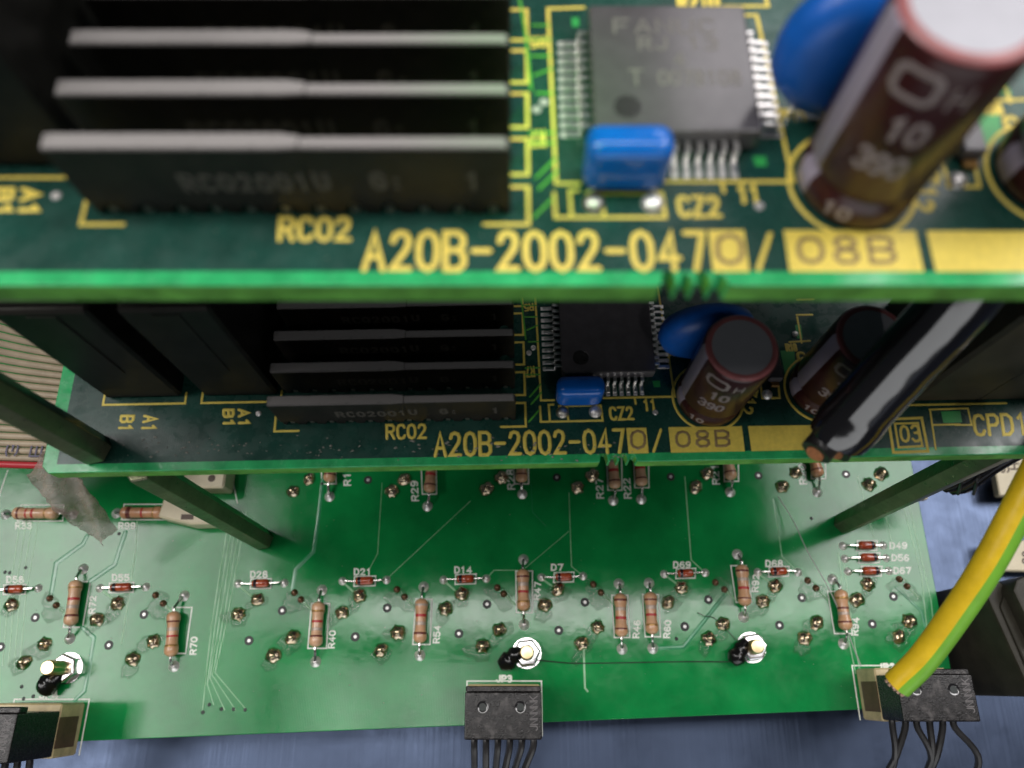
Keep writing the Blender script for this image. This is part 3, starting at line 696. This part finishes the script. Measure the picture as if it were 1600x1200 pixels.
# traces
def tr(pts, w, m=M_trace): bl_(pts, w, m, name='trace', h=.04)
tr([(505, 745), (503, 760), (497, 815), (490, 862), (462, 890), (457, 922)], .42); tr([(196, 832), (186, 862), (180, 882), (141, 908)], .5); tr([(136, 838), (130, 850), (88, 880), (80, 930)], .5)
tr([(128, 980), (147, 996), (140, 1040), (132, 1080), (117, 1094)], .42)
for i in range(5):
    x = 346 + i * 6.2
    tr([(x + 14, 800), (x, 880), (x - 16 - i * .6, 980), (x - 26 - i * 2.2, 1063 + (12 - 6 * i if i < 2 else -4 * (i - 1))), (317 + (i * 17 if i else 0), 1111 - (10 if i == 1 else 2))], .11, M_trace_thin)
for i in range(4): tr([(36 + i * 9, 790), (26 + i * 9.5, 850), (22 + i * 9, 880), (14 + i * 9, 925), (4 + i * 9, 1040)], .1, M_trace_thin)
tr([(215, 800), (212, 860), (200, 940), (190, 1005)], .1, M_trace_thin); tr([(597, 755), (590, 865), (577, 890)], .07, M_trace_thin); tr([(735, 783), (604, 905)], .07, M_trace_thin); tr([(830, 755), (832, 800), (853, 822)], .06, M_trace)
tr([(889, 770), (893, 885), (911, 900)], .09, M_trace_thin); tr([(889, 830), (818, 890)], .06, M_trace_thin); tr([(760, 904), (772, 891), (806, 891)], .09, M_trace_thin); tr([(1070, 745), (1080, 875), (1102, 895)], .13, M_trace_thin)
tr([(1208, 780), (1222, 870), (1247, 893)], .11, M_trace_thin); tr([(1020, 1013), (1068, 1011), (1132, 930)], .4); tr([(912, 1010), (914, 1075), (918, 1080)], .2, M_trace_thin)
tr([(1340, 745), (1365, 840)], .11, M_trace_thin); tr([(1375, 760), (1395, 860)], .1, M_trace_thin); tr([(1402, 755), (1440, 900), (1450, 1000)], .11, M_trace_thin); tr([(1412, 755), (1455, 940), (1462, 1010)], .11, M_trace_thin)
tr([(1310, 865), (1326, 1000), (1337, 1052)], .12, M_trace_thin); tr([(1318, 880), (1336, 1010), (1344, 1050)], .1, M_trace_thin); tr([(1400, 918), (1440, 955), (1446, 980)], .3)
for (x0, y0, x1, y1) in ((156, 920, 182, 940), (372, 914, 396, 934), (536, 910, 556, 928), (693, 907, 714, 925), (846, 904, 866, 918), (1038, 898, 1060, 914), (1184, 896, 1206, 912)): tr([(x0, y0), (x1, y1)], .2, M_trace_thin)
bl_([(12, 735), (-4, 782)], .12); bl_([(362, 745), (371, 786)], .13); 
bt('JP3', (776, 1065), (799, 1065), (776, 1056), .2); bt('JP4', (62, 1091), (90, 1091), (62, 1081), .2); bt('JP2', (1372, 1048), (1398, 1047), (1371, 1038), .2)

# nylon headers on the lowest board (their plugs are things of their own)
def header(xl, yb, par=low):
    h = obj('pin_header', G().box(0, 13.7, -9.2, .2, .02, 8.5), M_nylon, par, (xl, yb, 0), bevel=.3)
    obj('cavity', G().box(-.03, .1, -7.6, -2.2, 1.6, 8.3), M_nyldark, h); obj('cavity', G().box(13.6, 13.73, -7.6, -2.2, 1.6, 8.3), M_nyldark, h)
    x0, y0 = xl, yb
    line([(x0 - .6, y0 - 9.2), (x0 - .6, y0 + .8), (x0 + 14.3, y0 + .8), (x0 + 14.3, y0 - 9.2)], .13, M_white, par, .03)
    return h
JPY = {}
for (nm, xl, edgepx) in (('c', -8.4, 800), ('l', -98.3, -80), ('r', 69.2, 1420)):
    ye = B(800, 1140).y + xl * .0375 - .6
    JPY[nm] = (xl, ye + 9.0 + 40); header(xl, ye + 9.0)
# cream header sockets behind the lower left post
cr = obj('cream_socket', G().prism([(0, 0), (7, -1.6), (13, -1.4), (13.6, 3.2), (7, 3.4), (1, 6)], .02, 5.2), M_cream, low, tuple(B(262, 815)), bevel=.4)
obj('latch_slot', G().box(5.0, 7.6, -.6, .5, 5.21, 5.26), M_creamink, cr)
cr2 = obj('cream_socket', G().box(0, 9, 0, 7, .02, 6.0), M_cream, low, tuple(B(300, 772)), bevel=.4)
obj('peg_hole', G().lathe([(.8, 6.01), (.7, 6.05)], 12, Matrix.Translation((6.2, 2.0, 0))), M_creamink, cr2)

# ------------------------------------------------------------------ fixings
def standoff(x, y, z0, z1, label):
    e = empty('hex_standoff', (x, y, z0)); H = z1 - z0
    obj('post', G().lathe([(2.1, 0), (2.35, .3), (2.35, H - .3), (2.1, H)], 6, Matrix.Rotation(R(12), 4, 'Z')), M_hex, e, bevel=.12)
    obj('thread', G().lathe([(1.4, -3), (1.4, 0.1)], 12), M_stud, e)
    return tag(e, label, 'standoff', 'hexagonal standoffs between the boards')
standoff(-58.2, 30.6, ZM + .03, ZT - 2.62, 'long dull hexagonal post between uppermost and middle boards, by the ribbon cable')
standoff(-53.2, 28.9, .03, ZM - 2.62, 'dull green hexagonal post on the lowest board beside the cream sockets')
standoff(71.4, 32.4, .03, ZM - 2.62, 'dull hexagonal post on the lowest board near the D49 diode')
standoff(75.6, 31.0, ZM + 2.3, ZT - 2.62, 'hexagonal post at the far right end above CPD1 on the middle board')
def nut(px, py, label, tall=3.6):
    q = P(px, py, 2.0); e = empty('nut', (q.x, q.y, .02))
    obj('hex_nut', G().lathe([(2.1, 0), (2.45, .25), (2.45, 1.9), (2.15, 2.2), (1.3, 2.2), (1.3, 1.7)], 6, Matrix.Rotation(R(random.uniform(0, 50)), 4, 'Z'), cap=False), M_nut, e, bevel=.08)
    obj('washer', G().lathe([(2.62, 0), (2.62, .2), (1.4, .2)], 20, cap=False), M_nut, e)
    obj('stud', G().lathe([(1.25, 0), (1.25, tall), (1.05, tall + .3), (.3, tall + .35)], 14), M_stud, e)
    e.scale = (1.15, 1.15, 1.1)
    return tag(e, label, 'nut', 'nuts on the lowest board')
nut(98, 1044, 'silver nut on a protruding stud above the JP4 header', 6.5)
nut(823, 1020, 'silver hexagonal nut above the JP3 plug', 3.6)
nut(1178, 1011, 'silver round-looking nut below the R92 resistor', 3.8)
def goo(pts, rad, label):
    path = bez([P(x, y, z) for (x, y, z) in pts], 14); n = len(path)
    rr = [rad[0] + (rad[1] - rad[0]) * (i / (n - 1)) for i in range(n)]
    rr = [r * min(1, .35 + 2.2 * min(i + .3, n - 1 - i + .3) / n * 1.6) * (1 + .12 * math.sin(i * 1.7)) for i, r in enumerate(rr)]
    o = obj('lacquer_blob', G().tube(path, rr, 12), M_goo, angle=80); return tag(o, label, 'lacquer blob', 'black lacquer blobs beside the nuts')
goo([(100, 1052, 1.4), (84, 1062, 2.0), (74, 1070, 2.0), (62, 1074, 1.7)], (1.6, 2.2), 'black lacquer lump beside the nut above the JP4 header')
goo([(818, 1020, 2.2), (806, 1022, 2.4), (796, 1031, 1.8), (780, 1040, 1.6)], (1.2, 2.0), 'black lacquer blob beside the nut above the JP3 plug')
goo([(1166, 998, 1.6), (1160, 1010, 1.8), (1152, 1024, 1.7), (1144, 1036, 1.5)], (1.0, 2.1), 'black lacquer blob beside the nut below the R92 resistor')

# ------------------------------------------------------------------ plugs and wiring
def plug(xl, yb, wires, label, H=17.0):
    e = empty('cable_plug', (xl, yb, 8.55)); h = H - 8.55
    obj('housing', G().box(0, 13.7, -8.9, -1.1, 0, h), M_plug, e, bevel=.3, seg=2)
    obj('latch_ridge', G().box(0.1, 13.6, -1.1, -.1, h - 3.0, h - .6), M_plug, e, bevel=.15)
    for x in (3.2, 9.9):
        obj('peg_recess', G().lathe([(1.05, 0), (1.0, .06), (.72, .05), (.66, .01)], 16, Matrix.Translation((x, -3.6, h)), cap=False), M_shrink, e)
        obj('recess_floor', G().lathe([(.72, .012), (.05, .014)], 14, Matrix.Translation((x, -3.6, h))), M_hole, e)
    st, W = strokes('JNNNNK', .7); g = G()
    for pl in st: g.ridge([(12.9 - v * 1.3, -7.4 + u / W * 5.6) for (u, v) in pl], .09, .04, lambda a, b, c: (a, b, h + c))
    obj('lettering', g, M_plugprint, e)
    for pts in wires:
        obj('wire', G().tube(bez([Vector(p) - Vector((xl, yb, 8.55)) for p in pts], 20), .62, 8), M_wire, e)
    return tag(e, label, 'cable plug', 'black cable plugs on the headers')
xl, yb = JPY['c']; W_ = []
for i in range(6):
    x = xl + 1.5 + i * 2.15; dxx = (-.1, -.1, -.9, -1.8, -2.6, -3.4)[i]
    W_.append([(x, yb - 8.0, 10.6), (x, yb - 10.5, 10.4), (x + dxx * .5, yb - 15, 6 + i % 2), (x + dxx * 1.2, yb - 24, -2), (x + dxx * 2 - 3, yb - 45, -14)])
plug(xl, yb, W_, 'black plug with six black wires on the JP3 header')
xl, yb = JPY['r']; W_ = []
for i, (dx1, dx2) in enumerate(((1.6, 2.5), (-1.4, 1), (4.5, 8), (1.5, 4), (-.5, -.4), (7, 16))):
    x = xl + .9 + i * 2.3
    W_.append([(x, yb - 8.0, 10.6), (x, yb - 10.2, 10.2), (x + dx1 * .7, yb - 15, 7), (x + dx1 * 1.1, yb - 22, 0), (x + dx2 + dx1 * .3, yb - 42, -12)])
plug(xl, yb, W_, 'black plug of loose wires under the yellow green wire end')
xl, yb = JPY['l']
plug(xl, yb, [[(xl + 2 + i * 2.2, yb - 8, 10.6), (xl + 2 + i * 2.2, yb - 11, 10), (xl + i * 2.2 - 3, yb - 22, 0), (xl - 6 + i * 2, yb - 45, -14)] for i in range(5)], 'black plug cut by the frame beside the aged JP4 header', 22.0)

# yellow and green earth wire, cut off
ew = empty('earth_wire', tuple(P(1398, 1078, 50)))
path = bez([P(1402, 1070, 50), P(1442, 1030, 53), P(1492, 962, 58), P(1538, 892, 63), P(1580, 815, 67), P(1612, 752, 70), P(1680, 620, 76)], 48)
def gy(j, i): return 1 if (i <= 3 or i >= 18) else 0
obj('insulation', G().tube([p - ew.location for p in path], 1.95, 24, fm=gy, up=Vector((-.25, .45, 1)), cap=False), [M_gy_y, M_gy_g], ew, angle=70)
d = (path[0] - path[1]).normalized()
for k in range(26):
    a = k * 2.4; rr = .36 * math.sqrt(k); t = d.orthogonal().normalized(); u = d.cross(t)
    b = path[0] - ew.location + t * rr * .85 * math.cos(a) + u * rr * .85 * math.sin(a)
    obj('copper_strand', G().tube([b - d * 2, b + d * random.uniform(-.2, .2), b + d * random.uniform(.1, .6) + Vector((random.uniform(-.1, .1), random.uniform(-.1, .1), -.1))], .24, 6), M_strand, ew)
tag(ew, 'thick yellow and green striped earth wire cut off above the right plug', 'wire')
# black twin cable in heat-shrink tube, cut off
bc = empty('cut_cable', tuple(P(1312, 690, 75)))
path = bez([P(1310, 682, 76), P(1350, 634, 80), P(1416, 560, 87), P(1490, 480, 94), P(1570, 380, 101), P(1630, 310, 104)], 40)
lp = [p - bc.location for p in path]
obj('shrink_tube', G().tube(lp, [4.2, 4.35, 4.42] + [4.5 - .05 * (i // 4) + .02 * math.sin(i * .9) for i in range(len(lp) - 3)], 24, flat=.80, up=Vector((.5, -.5, .6)), cap=False), M_shrink, bc, angle=70)
d = (path[0] - path[1]).normalized(); sd_ = d.cross(Vector((.5, -.5, .6))).normalized()
for s in (-1, 1):
    b = lp[0] + sd_ * s * 1.95
    d2 = (d + (cam.location - path[0]).normalized() * 1.1).normalized()
    obj('core', G().tube([b - d * 6, b - d * .2, b + d * 1.3 + d2 * .3, b + d * 1.6 + d2 * 1.2], 1.9, 14), M_wire, bc, angle=60)
    obj('copper_end', G().tube([b + d * 1.6 + d2 * .8, b + d * 1.6 + d2 * 1.5], 1.1, 12), M_copper, bc)
tag(bc, 'glossy black two-core cable with cut copper ends over the middle board', 'cable')
# black wire bundle hanging below the middle board
wb = empty('wire_bundle', tuple(P(1500, 760, 20)))
for k, (dx, dy, dz) in enumerate(((0, 0, 0), (12, 6, -1), (2, -10, 2), (16, -8, 1))):
    obj('wire', G().tube([p - wb.location for p in bez([P(1474 + dx, 757 + dy * .6, 16 + dz), P(1500 + dx, 748 + dy, 19 + dz), P(1548 + dx * .6, 718 + dy, 26 + dz), P(1640, 668 + dy, 36)], 20)], 1.75, 10), M_shrink, wb, angle=70)
for t in (1500, 1524):
    a, b, c = P(t - 3, 772, 17), P(t + 4, 748, 24), P(t + 8, 734, 18)
    obj('binding', G().tube([p - wb.location for p in bez([a, b, c], 10)], .32, 6), M_wire, wb)
tag(wb, 'bound bundle of black wires under the right end of the middle board', 'wire bundle')
# ribbon cable at the left
rb = empty('ribbon_cable', tuple(P(40, 690, 30)))
for i in range(24):
    t = i / 23.0; f = t ** 1.4
    z0, z1 = 27 + 5 * t, 27 + 10 * t
    a = P(112, 727 - 262 * t * 1.0, z0); y = P(40, 728, 27).y + i * 1.28
    pts = [Vector((P(150, 728, 27).x, y - .2, 26 + 4 * t)), Vector((P(80, 728, 27).x, y, 27 + 6 * t)), Vector((P(0, 728, 27).x, y + .3, 27 + 16 * f)), Vector((P(-90, 728, 27).x, y + .8, 27 + 34 * f)), Vector((P(-200, 728, 27).x, y + 1, 27 + 50 * f))]
    obj('conductor', G().tube([p - rb.location for p in bez(pts, 24)], .66, 8), M_ribred if i == 0 else M_ribbon, rb, angle=80)
y = P(40, 728, 27).y
for (t, x) in (('1', -84.5), ('E', -89.0), ('3', -93.5)):
    st, W = strokes(t); g = G()
    for pl in st: g.ridge([(x + v * 2.0 - rb.location.x, y + 1.5 + u * 4.5 - rb.location.y) for (u, v) in pl], .17, .05, lambda a, b, c: (a, b, 27.2 + c + .7 + .4 - rb.location.z))
    obj('lettering', g, M_ribink, rb)
tag(rb, 'beige flat ribbon cable with a red edge conductor beside the boards', 'ribbon cable')
# scrap of grubby film
n, m = 26, 9; g = G(); rs = random.Random(3)
c0, c1 = P(58, 722, 33), P(170, 838, 13)
for j in range(n):
    t = j / (n - 1); c = c0.lerp(c1, t); wd = 5.6 + 1.4 * math.sin(t * 5.0) + rs.uniform(-.5, .5); sd2 = Vector((.62, .72, .25)).normalized()
    for i in range(m):
        s = i / (m - 1) * 2 - 1
        g.v.append(tuple(c + sd2 * s * wd * .55 + Vector((0, 0, 1)) * (.9 * math.sin(s * 3.1 + t * 9) + rs.uniform(-.35, .35)) + Vector((rs.uniform(-.2, .2), rs.uniform(-.2, .2), 0))))
for j in range(n - 1):
    for i in range(m - 1): g.f.append((j * m + i, j * m + i + 1, (j + 1) * m + i + 1, (j + 1) * m + i)); g.m.append(0)
fo = obj('film_scrap', g, M_film, angle=80); so = fo.modifiers.new('thickness', 'SOLIDIFY'); so.thickness = .12
tag(fo, 'torn strip of grubby brown see-through film hanging past the left board corner', 'film scrap')

# ------------------------------------------------------------------ things on the chassis at the right
def cream_plate(name, pts, z, label, text=None):
    q = [P(x, y, z) for (x, y) in pts][::-1]; c = sum(q, Vector()) / len(q); c.z = z - 2.4
    e = empty(name, tuple(c)); obj('plate', G().prism([(a.x - c.x, a.y - c.y) for a in q], 0, 2.4), M_cream, e, bevel=.25)
    for (t, p0, p1, pt) in text or []:
        a, b, d = P(*p0, z), P(*p1, z), P(*pt, z)
        lettering(t, a - c, b - a, d - a, .2, M_creamink, e, .03, 2.41)
    tag(e, label, 'marker plate', 'cream marker plates on the chassis'); return e
cream_plate('marker_plate', [(1556, 740), (1590, 716), (1680, 716), (1680, 774), (1562, 774)], -16, 'cream marker plate with S and H8 lettering behind the yellow green wire', [('S', (1576, 738), (1576, 729), (1564, 738)), ('H8', (1591, 733), (1591, 712), (1579, 733))])
cream_plate('marker_plate', [(1552, 845), (1690, 842), (1690, 894), (1556, 891)], -16, 'blank-looking cream marker plate above the dark angular housings', [('S3', (1612, 880), (1612, 862), (1598, 880))])
cream_plate('marker_plate', [(1405, 758), (1447, 758), (1451, 780), (1405, 780)], -16, 'small cream plate corner showing under the right hexagonal post')
for (zt, pts, lab) in ((13, [(1541, 930), (1553, 902), (1579, 917), (1592, 950), (1650, 1085), (1614, 1090)], 'dark angular housing nearest the yellow green wire'),
                       (17, [(1583, 922), (1588, 905), (1600, 900), (1680, 900), (1680, 1010), (1625, 1010)], 'second dark angular housing cut off by the right frame edge')):
    q = [P(x, y, zt) for (x, y) in pts][::-1]; c = sum(q, Vector()) / len(q); e = empty('terminal_housing', (c.x, c.y, -22))
    obj('housing', G().prism([(a.x - c.x, a.y - c.y) for a in q], .02, zt + 22), M_relay, e, bevel=.8, seg=2)
    obj('shoulder', G().prism([((a.x - c.x) * .55, (a.y - c.y) * .62) for a in q], zt + 21.9, zt + 22.6), M_relay, e, bevel=.2)
    tag(e, lab, 'terminal housing', 'dark terminal housings on the chassis')

# ------------------------------------------------------------------ hair, dust
fb = obj('thread', G().tube(bez([P(1140, 1034, .6), P(1060, 1034, .4), P(950, 1036, .3), P(890, 1036, .5), P(838, 1031, .8)], 30), .10, 5), M_wire)
tag(fb, 'fine black thread lying between two nuts', 'thread')
fb = obj('fibre', G().tube(bez([P(1216, 776, .8), P(1240, 815, 3), P(1262, 862, 5), P(1300, 930, 2), P(1345, 1040, 1)], 30), .14, 5), M_fibre)
tag(fb, 'long pale fibre on the lowest board by the right post', 'fibre')
fb = obj('fibre', G().tube(bez([P(1090, 957, .4), P(1100, 962, 1), P(1120, 968, .4), P(1150, 1000, .5)], 20), .07, 5), M_wire)
tag(fb, 'short dark fibre near the nut below the R92 resistor', 'fibre')
g = G(); rs = random.Random(11)
def fleck(c, s):
    b = len(g.v); n = 5
    for i in range(n):
        a = i * 2 * math.pi / n + rs.random(); g.v.append((c.x + s * rs.uniform(.4, 1.5) * math.cos(a), c.y + s * .7 * rs.uniform(.4, 1.2) * math.sin(a), c.z + rs.uniform(0, .12)))
    g.v.append((c.x, c.y, c.z + .18)); g.f += [(b + i, b + (i + 1) % n, b + n) for i in range(n)]; g.m += [0] * n
for _ in range(130): fleck(P(rs.uniform(180, 1000), rs.triangular(676, 722, 708), ZM + .05), rs.uniform(.08, .3))
for _ in range(60): fleck(P(rs.uniform(0, 1600), rs.uniform(340, 436), ZT + .06), rs.uniform(.03, .10))
for _ in range(170): fleck(P(rs.uniform(20, 1420), rs.uniform(780, 1110), .04), rs.uniform(.04, .15))
tag(obj('dust', g, M_dust, smooth=False), 'scattered pale dust flecks on the boards', 'dust', kind='stuff')
